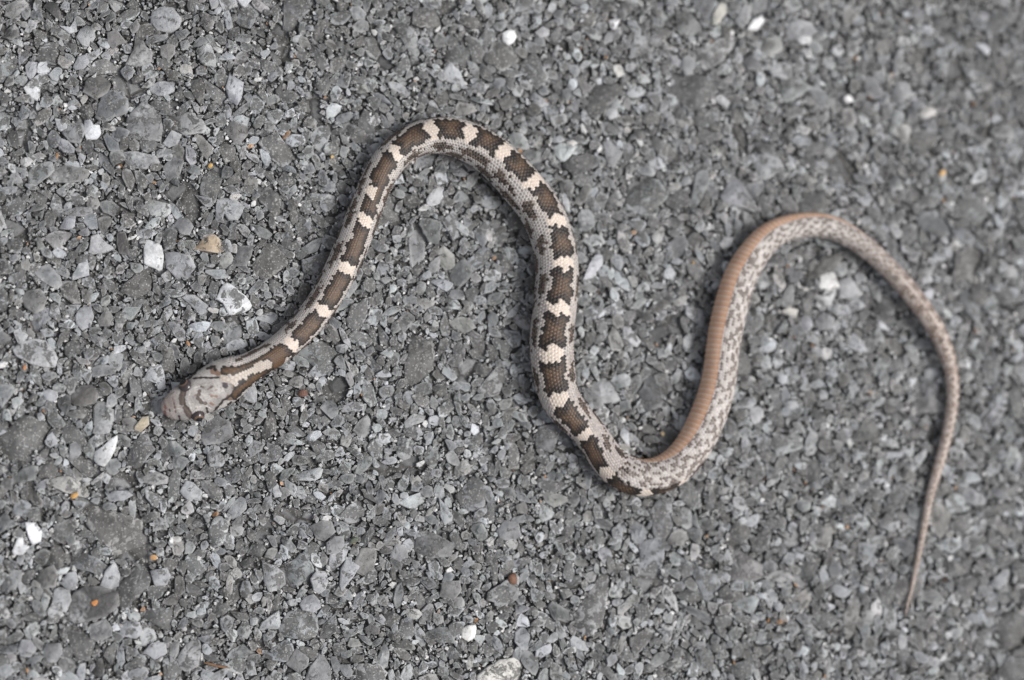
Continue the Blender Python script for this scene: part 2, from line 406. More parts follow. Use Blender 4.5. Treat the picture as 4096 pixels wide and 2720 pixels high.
 (H_,S4,[(2120,560),(2200,500),(2320,600),(2280,650),(2170,640)],(.14,.14,.145),.0,None),
 (H_,S4,[(1250,360),(1310,300),(1390,360),(1360,430),(1280,430)],(.12,.118,.12),.0,None),
 (H_,S4,[(1850,900),(1920,870),(2010,940),(1990,1000),(1900,950)],(.46,.46,.47),.1,None),
 (I_,S4,[(170,380),(180,220),(270,170),(400,210),(470,290),(390,350),(240,370)],(.26,.263,.27),.1,None),
 (I_,S4,[(270,360),(340,325),(400,350),(390,400),(300,410)],(.66,.66,.66),0,'white blurred chip'),
 (I_,S4,[(1140,920),(1180,750),(1290,760),(1340,880),(1230,950)],(.25,.252,.256),.0,None),
 (I_,S4,[(300,460),(390,450),(410,520),(360,540)],(.62,.62,.62),0,None),
 (I_,S4,[(690,910),(740,870),(800,930),(730,950)],(.62,.61,.60),0,None),
 (I_,S4,[(1150,560),(1200,450),(1250,460),(1240,640),(1190,720),(1160,650)],(.34,.342,.345),.0,None),
 (J_,.4464,[(1290,790),(1310,650),(1430,640),(1470,780),(1390,805)],(.66,.65,.63),.3,'white pitted stone inside the tail curve'),
 (J_,.4464,[(1480,880),(1475,720),(1560,680),(1680,840),(1580,885)],(.34,.34,.345),.1,None),
 (J_,.4464,[(950,1000),(1010,960),(1110,980),(1080,1060)],(.50,.48,.44),0,None),
 (J_,.4464,[(1110,1130),(1150,1030),(1230,1050),(1240,1130),(1180,1190)],LG,.1,None),
 (J_,.4464,[(1250,1080),(1340,1000),(1430,1050),(1420,1150),(1290,1170)],(.26,.262,.27),.15,None),
 (J_,.4464,[(390,400),(440,330),(530,330),(500,420),(430,440)],(.40,.40,.405),.1,None),
]
big_cen, big_out, big_tint, big_lab = [], [], [], []
NB = 24
def resample(P, n):
    P = [np.array(p) for p in P]                      # keep the corners, split the longest edges
    while len(P) < n:
        k = int(np.argmax([np.linalg.norm(P[(i+1) % len(P)]-P[i]) for i in range(len(P))]))
        P.insert(k+1, (P[k]+P[(k+1) % len(P)])/2)
    return np.array(P)
for org, sc, pts, col, patch, lab in traced:
    P = np.array(pts, float)*sc + np.array(org)
    P = unproject(P[:, 0], P[:, 1], 0.0)[:, :2]
    a = P - P.mean(0)
    if np.sum(a[:-1, 0]*a[1:, 1] - a[1:, 0]*a[:-1, 1]) < 0: P = P[::-1]
    c = P.mean(0)
    o = resample(P, NB) - c
    o *= rng.uniform(.975, 1.025, (NB, 1))
    m = poly_mask(o + c)
    if m is None: continue
    occ[m[0]] |= m[1]
    big_cen.append(c); big_out.append(o); big_tint.append((*col, patch)); big_lab.append(lab)

def pack(classes, n):
    cs, os_, rs = [], [], []
    for r0, r1, count, tries, maxov in classes:
        O, el, ea = outlines(tries, n)
        R = rng.uniform(r0, r1, tries)
        X = rng.uniform(-RX+.002, RX-.002, tries); Y = rng.uniform(-RY+.002, RY-.002, tries)
        k = 0
        for i in range(tries):
            ix, iy = int((X[i]+RX)/CELL), int((Y[i]+RY)/CELL)
            if occ[iy, ix]: continue
            o = O[i]*R[i]
            m = poly_mask(o + (X[i], Y[i]))
            if m is None: continue
            tot = m[1].sum()
            if tot == 0 or (occ[m[0]] & m[1]).sum() > maxov*tot: continue
            occ[m[0]] |= m[1]
            cs.append((X[i], Y[i])); os_.append(o); rs.append(R[i]); k += 1
            if k >= count: break
    return np.array(cs), np.array(os_), np.array(rs)

c1, o1, r1 = pack([(.0038, .0052, 32, 700, .10), (.0025, .0038, 230, 4000, .14)], NB)
need = 300 - len(big_cen)
t1 = stone_tints(len(c1), 0., .0); t1[:, 3] = t1[:, 3]*.7+.3; t1[:, :3] = np.minimum(t1[:, :3], .34)
order = np.argsort(-r1)
BC = np.concatenate([np.array(big_cen), c1[order]]); BO = np.concatenate([np.array(big_out), o1[order]])
BT = np.concatenate([np.array(big_tint), t1[order]]); BL = big_lab + [None]*len(c1)
BC, BO, BT, BL = BC[:300], BO[:300], BT[:300], BL[:300]
bs = np.sqrt((BO**2).sum(-1)).mean(1)
bz = rng.normal(.0002, .00012, len(BC)); bz[:len(big_cen)] = rng.uniform(.0003, .00045, len(big_cen))
V, T, rim = build_stones(BC, BO, bz, bs, np.full(len(BC), .0026),
                         [1.0, 1.0, .95, .78, .5, .22], [0, .055, .008, 0, 0, 0], tilt=.05, nplanes=6, slope=(.12, .6), dome=.02)
for i in range(len(BC)):
    v = V[i].copy(); o_ = np.array([BC[i, 0], BC[i, 1], 0])
    so_ = mesh_obj('stone', v - o_, T, M_STONE, road, True,
                   {'tint': ('FLOAT_COLOR', np.repeat(BT[i][None], v.shape[0], 0)), 'rim': ('FLOAT', rim)})
    so_.location = o_
    if BL[i]: so_['label'] = BL[i]

# -- smaller stones, packed into what is left
def joined(name, parts, parent):
    vs, ts, ti, ri, base = [], [], [], [], 0
    for V, T, rim, tint in parts:
        N, nv, _ = V.shape
        vs.append(V.reshape(-1, 3)); ts.append((T[None] + (np.arange(N)*nv)[:, None, None] + base).reshape(-1, 3))
        ti.append(np.repeat(tint, nv, 0)); ri.append(np.tile(rim, N)); base += N*nv
    o = mesh_obj(name, np.concatenate(vs), np.concatenate(ts), M_STONE, parent, False,
                 {'tint': ('FLOAT_COLOR', np.concatenate(ti)), 'rim': ('FLOAT', np.concatenate(ri))})
    return tag(o, kind='stuff')

# open pores where the surface has ravelled: left free of stones and grit
for _ in range(150):
    hx_, hy_, hr_ = rng.uniform(-RX+.003, RX-.003), rng.uniform(-RY+.003, RY-.003), rng.uniform(.0005, .0012)
    po, _e, _a = outlines(1, 9)
    m = poly_mask(po[0]*hr_ + (hx_, hy_))
    if m is not None: occ[m[0]] |= m[1]
c2, o2, r2 = pack([(.0016, .0026, 1500, 9000, .20), (.0010, .0017, 7000, 24000, .26)], 10)
V2, T2, m2 = build_stones(c2, o2, rng.uniform(-.00025, .0002, len(c2)), r2, np.full(len(c2), .0020),
                          [1.0, 1.0, .91, .45], [0, .07, .008, 0], tilt=.075, nplanes=4, slope=(.1, .7), dome=.02)
c3, o3, r3 = pack([(.0005, .0010, 19000, 44000, .34)], 8)
V3, T3, m3 = build_stones(c3, o3, rng.uniform(-.0004, .00015, len(c3)), r3, np.full(len(c3), .0014),
                          [1.0, 1.0, .86], [0, .13, .01], tilt=.14, nplanes=3, slope=(.3, 1.1))
joined('crushed_stone', [(V2, T2, m2, stone_tints(len(c2), .0, .0)), (V3, T3, m3, stone_tints(len(c3), .03, .01))], road)
# grit in the gaps
free = np.argwhere(~occ)
n4 = 42000
pick = free[rng.integers(0, len(free), n4)]
c4 = np.stack([(pick[:, 1]+rng.random(n4))*CELL-RX, (pick[:, 0]+rng.random(n4))*CELL-RY], -1)
r4 = rng.uniform(.00022, .00062, n4)
O4, _, _ = outlines(n4, 6); o4 = O4*r4[:, None, None]
V4, T4, m4 = build_stones(c4, o4, rng.uniform(-.00075, .00005, n4), r4, np.full(n4, .0009), [1.0, .8], [0, .1], tilt=.3, nplanes=2, slope=(.3, 1))
print('stones', len(BC), len(c2), len(c3), n4, 'free', len(free)/occ.size)
joined('grit', [(V4, T4, m4, stone_tints(n4, .17, .04))], road)  # extra white grains paint in bright glints among the real grit

# ---------------------------------------------------------------- snake
# spine traced from the photograph: x, y, width (pixels), roll of the back to the left of travel (degrees, as seen)
spine = np.array([
 (655,1648,24,-12),(664,1643,70,-12),(683,1634,102,-12),(711,1622,132,-12),(748,1605,150,-12),(786,1585,163,-13),(830,1562,178,-14),
 (876,1538,192,-15),(912,1518,190,-16),(940,1503,168,-17),(968,1488,134,-18),(996,1473,117,-19),(1032,1452,113,-20),
 (1095,1415,113,-20),(1150,1372,117,-20),(1200,1325,120,-20),(1301,1196,125,-20),(1371,1064,131,-20),(1428,928,133,-15),(1494,756,131,-8),
 (1555,640,131,0),(1624,577,133,12),(1705,543,139,25),(1787,539,150,32),(1868,563,157,34),(1963,616,164,36),(2085,742,172,40),
 (2160,835,170,36),(2204,932,172,30),(2227,1036,170,24),(2228,1146,173,18),(2211,1300,173,9),(2205,1406,178,2),(2217,1500,168,-1),
 (2249,1617,156,-4),(2345,1712,132,-14),(2404,1804,134,-32),(2471,1879,145,-48),(2540,1912,150,-66),(2607,1910,147,-82),
 (2685,1880,148,-98),(2756,1810,147,-118),(2814,1708,148,-124),(2854,1605,146,-127),(2878,1510,140,-127),(2889,1400,134,-127),
 (2906,1300,140,-127),(2930,1200,136,-127),(2968,1088,133,-126),(3017,1012,125,-123),(3068,947,113,-121),(3153,908,103,-106),
 (3258,896,101,-90),(3332,908,97,-77),(3416,954,88,-63),(3532,1048,82,-50),(3644,1172,82,-43),(3731,1292,79,-38),(3783,1397,69,-35),
 (3810,1507,57,-32),(3812,1605,51,-30),(3789,1737,47,-30),(3755,1866,43,-30),(3721,1976,37,-30),(3698,2100,30,-30),(3673,2225,24,-30),
 (3650,2340,19,-30),(3631,2416,13,-30),(3621,2461,4,-30)], float)
def cubic(t, y, tq):
    n = len(t); h = np.diff(t); A = np.zeros((n, n)); b = np.zeros((n, y.shape[1])); A[0, 0] = A[-1, -1] = 1
    for i in range(1, n-1):
        A[i, i-1], A[i, i], A[i, i+1] = h[i-1], 2*(h[i-1]+h[i]), h[i]
        b[i] = 6*((y[i+1]-y[i])/h[i] - (y[i]-y[i-1])/h[i-1])
    M = np.linalg.solve(A, b)
    k = np.clip(np.searchsorted(t, tq)-1, 0, n-2); d = (tq - t[k])[:, None]; hk = h[k][:, None]
    return y[k] + d*((y[k+1]-y[k])/hk - hk*(2*M[k]+M[k+1])/6) + d*d*M[k]/2 + d**3*(M[k+1]-M[k])/(6*hk)
tp = np.r_[0, np.cumsum(np.linalg.norm(np.diff(spine[:, :2], axis=0), axis=1))]
tq = np.linspace(0, tp[-1], 6000)
XY = cubic(tp, spine[:, :2], tq)
def gsm(a, s):
    k = np.exp(-.5*(np.arange(-3*s, 3*s+1)/s)**2); k /= k.sum()
    p = np.concatenate([2*a[:1]-a[3*s:0:-1], a, 2*a[-1:]-a[-2:-3*s-2:-1]])
    return np.stack([np.convolve(p[:, i], k, 'valid') for i in range(a.shape[1])], -1)
XYs = gsm(XY, 40); wgt = np.clip((tq-250)/150, 0, 1)[:, None]; XY = XY*(1-wgt) + XYs*wgt
Wd = np.interp(tq, tp, spine[:, 2]); Rl = np.interp(tq, tp, spine[:, 3])
Wd2 = gsm(Wd[:, None], 30)[:, 0]; wg = np.clip((tq-60)/200, 0, 1)*np.clip((tp[-1]-tq)/120, 0, 1); Wd = Wd*(1-wg)+Wd2*wg
Rl = gsm(Rl[:, None], 60)[:, 0]
Wd *= np.interp(tq, [350, 450, 4700, 5300], [1, .975, .975, .92])
MPP = 2*0.5*SENSOR/LENS*CAM_D/W                    # metres per pixel at the aim point
Hh = Wd*MPP/2                                      # half width in metres
dist_tail = tp[-1]-tq
lift = 0.0001 + 0.0022*np.exp(-((tq-tp[-1]+1300)/420)**2)        # the tail arches a little clear of the stones
flat = np.interp(tq, [0, 30, 110, 250, 330, 420], [.50, .55, .62, .60, .74, .92])
rz = Hh*flat
zc = lift + rz*np.interp(tq, [0, 40, 420], [1.45, 1.25, 1.0])
P0 = unproject(XY[:, 0], XY[:, 1], zc)
# true scale with distance
dcam = (P0 - cam_pos) @ fwd
Hh *= dcam/CAM_D; rz = Hh*flat
s_all = np.r_[0, np.cumsum(np.linalg.norm(np.diff(P0, axis=0), axis=1))]
L = s_all[-1]
head_len = float(np.interp(400, tq, s_all))
sg = np.concatenate([np.linspace(0, head_len, 190, endpoint=False), np.linspace(head_len, L, 2150)])
cen = np.stack([np.interp(sg, s_all, P0[:, i]) for i in range(3)], -1)
hw = np.interp(sg, s_all, Hh); hz = np.interp(sg, s_all, rz); tpx = np.interp(sg, s_all, tq)
roll_v = np.radians(np.interp(sg, s_all, Rl))
tan = np.gradient(cen, sg, axis=0); tan /= np.linalg.norm(tan, axis=1)[:, None]
tan2 = gsm(tan, 6); tan = tan2/np.linalg.norm(tan2, axis=1)[:, None]
left = np.cross(np.array([0, 0, 1.0]), tan); left /= np.linalg.norm(left, axis=1)[:, None]
up = np.cross(tan, left)
Vc = cam_pos - cen
beta = np.arctan2((Vc*left).sum(1), (Vc*up).sum(1))
roll = roll_v + beta
NT_ = 168
th = np.linspace(-np.pi, np.pi, NT_, endpoint=False)         # angle from the middle of the back, + to the left
TH = np.broadcast_to(th, (len(sg), NT_))
AL = TH + roll[:, None]
hb = np.clip((tpx-330)/110, 0, 1)[:, None]                   # 0 on the head, 1 on the body
sa, ca = np.sin(AL), np.cos(AL)
# head: flat crown, vertical cheeks, narrower chin
sgn = lambda x, p: np.sign(x)*np.abs(x)**p
hx = sgn(np.sin(TH), .80); hy = np.where(np.cos(TH) > 0, sgn(np.cos(TH), .72), sgn(np.cos(TH), .85))
hx = hx*(1-.20*np.clip(np.cos(TH), 0, 1)**1.2)
crr, srr = np.cos(roll)[:, None], np.sin(roll)[:, None]
hxa = hx*crr*hw[:, None] + hy*srr*hz[:, None]
hya = -hx*srr*hw[:, None]*.9 + hy*crr*hz[:, None]
ventral = np.clip((np.abs(TH)-2.15)/.7, 0, 1)
bx = sa*hw[:, None]*(1-.03*ventral); by = ca*hz[:, None]
by = np.where(by < 0, by*.93, by)
lx = hxa*(1-hb) + bx*hb; ly = hya*(1-hb) + by*hb

# scale lattice
DV = math.radians(8.8); BELLY = math.radians(132)
pitch = np.maximum(0.088*2*hw, .00016)
u_s = np.r_[0, np.cumsum(np.diff(sg)/pitch[1:])]
U = np.broadcast_to(u_s[:, None], TH.shape)
Vv = TH/DV
best = np.full(TH.shape, 9.0); second = best.copy(); uc = np.zeros(TH.shape); vc = np.zeros(TH.shape)
r0 = np.round(Vv)
for dv in (-1, 0, 1):
    i = r0 + dv
    off = np.where(np.mod(i, 2) == 0, 0., .5)
    ub = np.round(U - off)
    for du in (-1, 0, 1):
        u0 = ub + du + off
        d = np.sqrt(((U-u0)*1.15)**2 + ((Vv-i)*.80)**2)
        new = d < best
        second = np.where(new, best, np.minimum(second, d))
        uc = np.where(new, u0, uc); vc = np.where(new, i, vc); best = np.where(new, d, best)
edge = np.clip((second-best)/.42, 0, 1)                       # 0 at a scale's border
rear = (U-uc)                                                 # + towards the tail, the free end of each scale
ridx = np.clip(np.searchsorted(u_s, uc), 0, len(sg)-1)
tc = vc*DV
belly = (np.abs(TH) > BELLY)
BP = 1.8
ub2 = U/BP; fb = ub2 - np.floor(ub2)
# per-scale random numbers
hsh = np.modf(np.sin(uc*2*12.9898 + vc*78.233)*43758.5453)[0] % 1.0
hsh2 = np.modf(np.sin(uc*2*39.346 + vc*11.135 + 4.1)*24634.6345)[0] % 1.0

# displacement along the local normal
relief = (.55*edge + .45*edge*np.clip(.5+rear, 0, 1))*0.028*np.minimum(hw[:, None], .0045)*2*hb
relief = np.where(belly, (fb**.7)*.045*hw[:, None]*hb, relief)
nx, ny = lx/np.maximum(hw[:, None]**2, 1e-9), ly/np.maximum(hz[:, None]**2, 1e-9)
nn = np.sqrt(nx**2+ny**2)+1e-12
keepz = np.clip((tpx/8), 0, 1)[:, None]
lx = lx + nx/nn*relief*keepz; ly = ly + ny/nn*relief*keepz
PV = cen[:, None, :] + left[:, None, :]*lx[..., None] + up[:, None, :]*ly[..., None]
pix = project(PV.reshape(-1, 3)).reshape(len(sg), NT_, 2)

# ---- colour pattern (one value per scale, so that the markings follow the scale rows)
def s_at(x, y):
    """ring index closest to a photo pixel"""
    cp = project(cen); return int(np.argmin((cp[:, 0]-x)**2 + (cp[:, 1]-y)**2))
VS = 4096/2361
saddle_px = [(672,797,1,0),(742,718,1,0),(798,622,1,0),(843,512,1,0),(868,452,.8,1),(912,360,1,0),(990,300,1,0),(1083,297,1,0),(1165,345,1,0),(1235,415,1,0),
             (1290,508,1,0),(1303,612,1,0),(1290,718,1,0),(1273,818,1,0),(1303,912,1,0),(1340,1005,1,0),(1395,1090,1,0)]
sad = [(sg[s_at(x*VS, y*VS)], k, half) for x, y, k, half in saddle_px]
s_last = sad[-1][0]; x = s_last
while x < L-.004:
    x += .0075*np.interp(x, [s_last, L], [1, .45]); sad.append((x, .8, 0))
sad_s = np.array([a[0] for a in sad])
rsc = sg[ridx]; w2 = hw[ridx]*2                               # scale centre position, body width there
jit = (hsh-.5)
dn = np.full(TH.shape, 9.); side = np.zeros(TH.shape); kk = np.zeros(TH.shape, int)
for k, (ss, kst, half) in enumerate(sad):
    d = (rsc - ss)/w2
    if half: d = np.where(tc > math.radians(-4), d, 9.)
    m = np.abs(d) < np.abs(dn); dn = np.where(m, d, dn); kk = np.where(m, k, kk)
kr = np.modf(np.sin(kk*7.31+.7)*917.3)[0]
degc = np.degrees(tc)
skew = kr*.0012
half_len = np.interp(rsc, [0, .05, .09], [.17, .165, .145]) - .045*np.clip((np.abs(degc)-12)/18, 0, 1)     # narrower near the edges: the blotch has horns
half_len = half_len + .03*np.where(np.abs(degc) < 8, 1, 0)
BH = np.interp(rsc, [.05, .10], [34.5, 33.]) + 4*kr + 3.5*np.sin(uc*.9+kk)
dm = dn + skew*degc + jit*.07 + .025*np.sin(degc*.16+kk*2.1)
in_blotch_lat = np.abs(degc + jit*9) < BH
saddle = in_blotch_lat & (np.abs(dm) < half_len)
blotch = in_blotch_lat & ~saddle
# distance into the blotch -> brown centre, near-black rim
rimd = np.minimum((np.abs(dm)-half_len)/.34, (BH-np.abs(degc))/24)**1.0
cB_dark, cB_mid, cB_line = lin(34, 30, 28), lin(106, 84, 66), lin(40, 31, 25)
c_sad, c_sadl = lin(217, 203, 190), lin(200, 182, 166)
c_fl, c_fl2, c_flw = lin(154, 148, 144), lin(128, 121, 117), lin(210, 203, 197)
c_lat, c_latw = lin(46, 37, 32), lin(82, 68, 58)
e3 = edge[..., None]
def mixc(a, b, f): return a*(1-f) + b*f
f = np.clip((rimd-.24)/.62, 0, 1)[..., None]
col_bl = mixc(cB_dark, cB_mid, f*(.75+.5*hsh2[..., None]).clip(0, 1))
col_bl = mixc(mixc(cB_line, col_bl, .12), col_bl*(.82+.36*hsh[..., None]), np.clip(e3*1.5, 0, 1))
col_sd = mixc(c_sadl, c_sad, np.clip(e3*1.8+.15, 0, 1))*(.95+.1*hsh2[..., None])
base = mixc(c_fl, c_fl2, hsh2[..., None])
col_fl = mixc(c_flw, base, np.clip((e3-.25)*2.2, 0, 1))
rowl = np.clip((np.abs(Vv-np.round(Vv))-.28)/.14, 0, 1)*np.clip((np.abs(np.degrees(TH))-34)/10, 0, 1)
col_fl = mixc(col_fl, c_flw, (rowl*.65)[..., None])
swap = np.clip((rsc-.135)/.03 + .5*np.sin(uc*.4+degc*.06), 0, 1)[..., None]
col_fl = mixc(col_fl, mixc(lin(104, 94, 88), mixc(lin(200, 188, 182), lin(168, 160, 155), hsh2[..., None]), np.clip(e3*1.7, 0, 1)), swap)
near_b = np.clip(1.3-(np.abs(degc)-BH)/10, 0, 1)*(np.abs(dm) > half_len)     # pale line of scales beside each blotch
col_fl = mixc(col_fl, lin(204, 192, 181), (near_b*.45)[..., None])
# lateral blotches between 50 and 84 degrees, opposite each saddle; smaller flecks lower down
def nearest(off, per_sad=True):
    ss = np.sort(sad_s[:-1] + np.diff(sad_s)*(off + np.interp(np.arange(len(sad_s)-1), [0, 4, 7], [-.35, -.35, 0])))
    idx = np.clip(np.searchsorted(ss, rsc), 1, len(ss)-1)
    a, b = ss[idx-1], ss[idx]
    return np.where(np.abs(rsc-a) < np.abs(rsc-b), rsc-a, rsc-b)/w2
post = np.clip((rsc-s_last)/.006, 0, 1)                       # hind part: pattern breaks up into mottling
fld = (np.sin(uc*1.31+2.1*np.sin(degc*.07+uc*.23)) + np.sin(uc*.57-degc*.11+1.7) + np.sin(degc*.23+uc*.83))/3
d1 = nearest(.48)
lat = (((d1/np.interp(rsc, [.085, .105, .13], [.52, .36, .27]))**2 + ((np.abs(degc)-63-7*fld)/15)**2 + jit*1.1 + fld*.5) < 1) & (np.abs(degc) > BH+10)
d2 = nearest(.92)
lat2 = ((d2/.26)**2 + ((np.abs(degc)-97)/13)**2 + jit*1.1 + fld*.5) < 1
spk = ((np.abs(degc) > 84) & (hsh > .74)) | ((np.abs(degc) > 46) & (hsh + .22*fld > .95))
white_low = np.clip((np.abs(degc)-88)/20, 0, 1)[..., None]
col_fl = mixc(col_fl, mixc(lin(180, 175, 172), lin(204, 199, 195), hsh2[..., None]), white_low*.75)
col_lat = mixc(c_latw, c_lat, (hsh2 > .45)[..., None]*1.0)
col_lat = mixc(lin(150, 138, 130), col_lat, np.clip((e3-.08)*4, 0, 1))
col = np.where(saddle[..., None], col_sd, np.where(blotch[..., None], col_bl, col_fl))
lt = (lat | lat2 | spk) & ~saddle & ~blotch
col = np.where(lt[..., None], col_lat, col)
# hind body: white flank with grey-brown squares
pu, pv = uc/4.8, (np.abs(degc)-121)/18.0
best_s = np.full(TH.shape, 9.); chk = np.zeros(TH.shape)
for qv in range(-6, 2):
    q0 = pv - qv
    o_ = .5*(qv % 2)
    cu = np.round(pu-o_)+o_
    r_ = np.modf(np.sin(cu*37.1+qv*17.7)*811.7)[0] % 1.0; r2_ = np.modf(np.sin(cu*11.9+qv*53.3)*411.7)[0] % 1.0
    ds = np.sqrt(((pu-cu+(r_-.5)*.35)*1.7)**2 + ((q0+(r2_-.5)*.3)*1.25)**2)/(.75+.5*r_)
    m = ds < best_s; best_s = np.where(m, ds, best_s); chk = np.where(m, r2_, chk)
sqm = (best_s + jit*.22 < .49) | (hsh > .94)
c_h = np.where(sqm[..., None], mixc(lin(132, 123, 118), lin(104, 93, 86), hsh2[..., None]), mixc(lin(150, 141, 135), lin(208, 201, 196), np.clip(best_s-.2+.3*hsh, 0, 1)[..., None]))
c_h = mixc(lin(182, 169, 160), c_h, np.clip((e3-.02)*2.5+.3, 0, 1))
hind_fl = (~blotch & ~saddle) & (post*1.15 > hsh2*.9+.12)
col = np.where(hind_fl[..., None], c_h, col)
col = mixc(col, c_h, (np.clip((rsc-s_last-.012)/.03, 0, 1)*.65)[..., None]*(~belly)[..., None])
# tail: browner, finer mottling
ptail = np.clip((tpx - 4850)/450, 0, 1)[:, None, None]
tl_n = hsh*.6 + .4*chk
c_t = np.where((tl_n > .60)[..., None], lin(122, 107, 97), mixc(lin(182, 168, 158), lin(208, 197, 188), hsh2[..., None]))
c_t = mixc(c_t, lin(160, 124, 104), (.22+.25*(chk > .6))[..., None]*np.clip(np.abs(np.sin(uc*.8))-.2, 0, 1)[..., None])
tb = ((np.abs(np.mod(uc/8.0, 1)-.5) < .27) & (np.abs(degc-104+10*jit) < 27)) | ((np.abs(np.mod(uc/8.0+.5, 1)-.5) < .2) & (np.abs(degc-38+8*jit) < 18) & (hsh2 > .3))
c_t = np.where(tb[..., None], mixc(lin(132, 115, 104), lin(98, 84, 75), hsh2[..., None]), c_t)
col = mixc(col, c_t, ptail*np.where(belly[..., None], .45, .92))
# belly scutes
sc_rim = np.clip((fb-.62)/.2, 0, 1)*np.clip((1.0-fb)/.06, 0, 1)
bn = np.modf(np.sin(np.floor(ub2)*9.17)*533.1)[0] % 1.0
c_b = mixc(lin(202, 160, 131), lin(208, 174, 148), bn[..., None]*.7)
c_b = mixc(c_b, lin(214, 196, 180), sc_rim[..., None]*.65)
c_b = mixc(c_b, lin(174, 130, 103), (np.clip(1-fb/.16, 0, 1)*.75)[..., None])
bedge = np.clip((np.degrees(np.abs(TH))-132)/9, 0, 1)[..., None]
c_b = mixc(lin(192, 144, 117), c_b, .35+.65*bedge)
col = np.where(belly[..., None], mixc(c_b, c_t, ptail*.5), col)

# nape and head markings: strokes given in pixels of the enlarged head view
def crop(p): return (p - np.array([560., 1300.]))/0.29649
hp = crop(pix)
hpc = hp[ridx, np.clip(np.round((tc+np.pi)/(2*np.pi)*NT_).astype(int), 0, NT_-1)]       # scale centres
upper = (ly > -.25*hz[:, None])
def stroke(Q, pts):
    d = np.full(Q.shape[:2], 1e9)
    for a, b in zip(pts[:-1], pts[1:]):
        a, b = np.array(a, float), np.array(b, float); ab = b-a
        t = np.clip(((Q-a) @ ab)/(ab @ ab), 0, 1)
        d = np.minimum(d, np.linalg.norm(Q - a - t[..., None]*ab, axis=-1))
    return d
body_zone = np.clip((tpx - 300)/40, 0, 1)[:, None]
# neck region up to the first saddle: pale flank, twin brown stripes round a cream fork
nz = (tpx < 640)[:, None] & upper
Qs = np.where((tpx > 285)[:, None, None], hpc, hp)
nape = nz & (hpc[..., 0] < 1960) & (tpx[:, None] > 290)
d_up = stroke(Qs, [(1150,610),(1300,625),(1500,560),(1700,450),(1850,350)]) - 68
d_lo = stroke(Qs, [(1285,945),(1360,850),(1520,735),(1700,610),(1860,500)]) - 62
d_mid = stroke(Qs, [(1840,470),(1890,400)]) - 150
d_nb = np.minimum(np.minimum(d_up, d_lo), d_mid) + jit*26
d_cr = np.minimum(stroke(Qs, [(1090,720),(1250,745),(1480,625),(1600,575)]) - 46, stroke(Qs, [(1600,575),(1715,530)]) - 66)
colN = col_fl.copy()
cN = mixc(cB_dark, cB_mid*np.array([.82, .74, .62]), np.clip((-d_nb-16)/34, 0, 1)[..., None]*np.clip(d_cr/36, 0, 1)[..., None])
cN = mixc(cB_line, cN, np.clip(.4+e3*1.2, 0, 1))
colN = np.where((d_nb < 0)[..., None], cN, colN)
colN = np.where((d_cr < 0)[..., None], mixc(lin(160, 148, 138), lin(192, 180, 169), e3), colN)
d_side = stroke(Qs, [(1280,490),(1450,400),(1620,310),(1740,250)]) - 20
colN = np.where(((d_side < 0) & (d_nb > 0))[..., None], lin(78, 66, 58), colN)
col = np.where(nape[..., None], colN, col)
# head plates
hz_ = (tpx < 372)[:, None]*np.ones((1, NT_), bool)
fh = np.clip((hp[..., 0]-1000)/200, 0, 1)[..., None]
wob = (np.sin(hp[..., 0]*.021+np.sin(hp[..., 1]*.017)*2)+np.sin(hp[..., 1]*.026+1.3*np.sin(hp[..., 0]*.012)))*.25+.5
cH = mixc(lin(184, 179, 174), lin(148, 143, 139), np.clip(wob, 0, 1)[..., None])
cH = mixc(cH, lin(168, 152, 144), np.clip((560-hp[..., 0])/200, 0, 1)[..., None]*.8)
rn = rng.random(TH.shape)
cH = cH*(.84+.3*rn[..., None])
cH = np.where((rn > .91)[..., None], cH*.5, cH)
def paint(c, pts, w, colour, soft=7., rim_c=None):
    d = stroke(hp, pts) - w/2 + np.sin(hp[..., 0]*.09)*4 + np.cos(hp[..., 1]*.11)*4
    f = np.clip(.5-d/soft, 0, 1)[..., None]
    cc = colour if rim_c is None else mixc(rim_c, colour, np.clip(-d/14, 0, 1)[..., None])
    return mixc(c, cc, f*upper[..., None])
bd, bm, pale = lin(44, 37, 35), lin(94, 82, 75), lin(206, 199, 193)
for pts in ([(680,900),(640,1000),(690,1120),(720,1200)], [(610,900),(760,840),(900,800)], [(760,1110),(880,1080),(960,1130)]):
    cH = paint(cH, pts, 8, pale, 16)
cH = paint(cH, [(590,895),(560,980),(575,1055)], 78, bm, 8, bd)
cH = paint(cH, [(612,1115),(650,1180),(690,1245)], 84, bm, 8, bd)
cH = paint(cH, [(800,890),(780,980),(812,1030),(882,1060)], 46, bm, 8, bd)
cH = paint(cH, [(828,828),(862,852)], 26, bm); cH = paint(cH, [(918,862),(980,828)], 28, bm)
cH = paint(cH, [(958,960),(1042,966)], 26, lin(140,112,98)); cH = paint(cH, [(950,1055),(992,1078)], 32, lin(136,108,96))
cH = paint(cH, [(902,1125),(918,1182)], 30, bd)
cH = paint(cH, [(1150,800),(1152,822)], 76, lin(82,74,76))
cH = paint(cH, [(720,722),(850,706),(960,714),(1062,702)], 26, bd)
cH = paint(cH, [(985,625),(1062,655)], 76, lin(128,104,90)); cH = paint(cH, [(912,582),(1000,562),(1012,610)], 40, bd)
cH = paint(cH, [(790,580),(705,668),(645,715)], 52, bd)
cH = paint(cH, [(1200,985),(1300,940)], 80, lin(116,98,84)); cH = paint(cH, [(1240,945),(1130,1012),(1000,1162)], 32, bd)
cH = paint(cH, [(1190,1080),(1225,1040)], 30, bd)
cH = paint(cH, [(432,960),(460,1080),(482,1180)], 12, lin(120,92,84), 8); cH = paint(cH, [(520,1225),(538,1270)], 20, bd)
cH = paint(cH, [(360,1165),(520,1128)], 10, pale); cH = paint(cH, [(600,1085),(500,1110)], 10, lin(140,118,108))
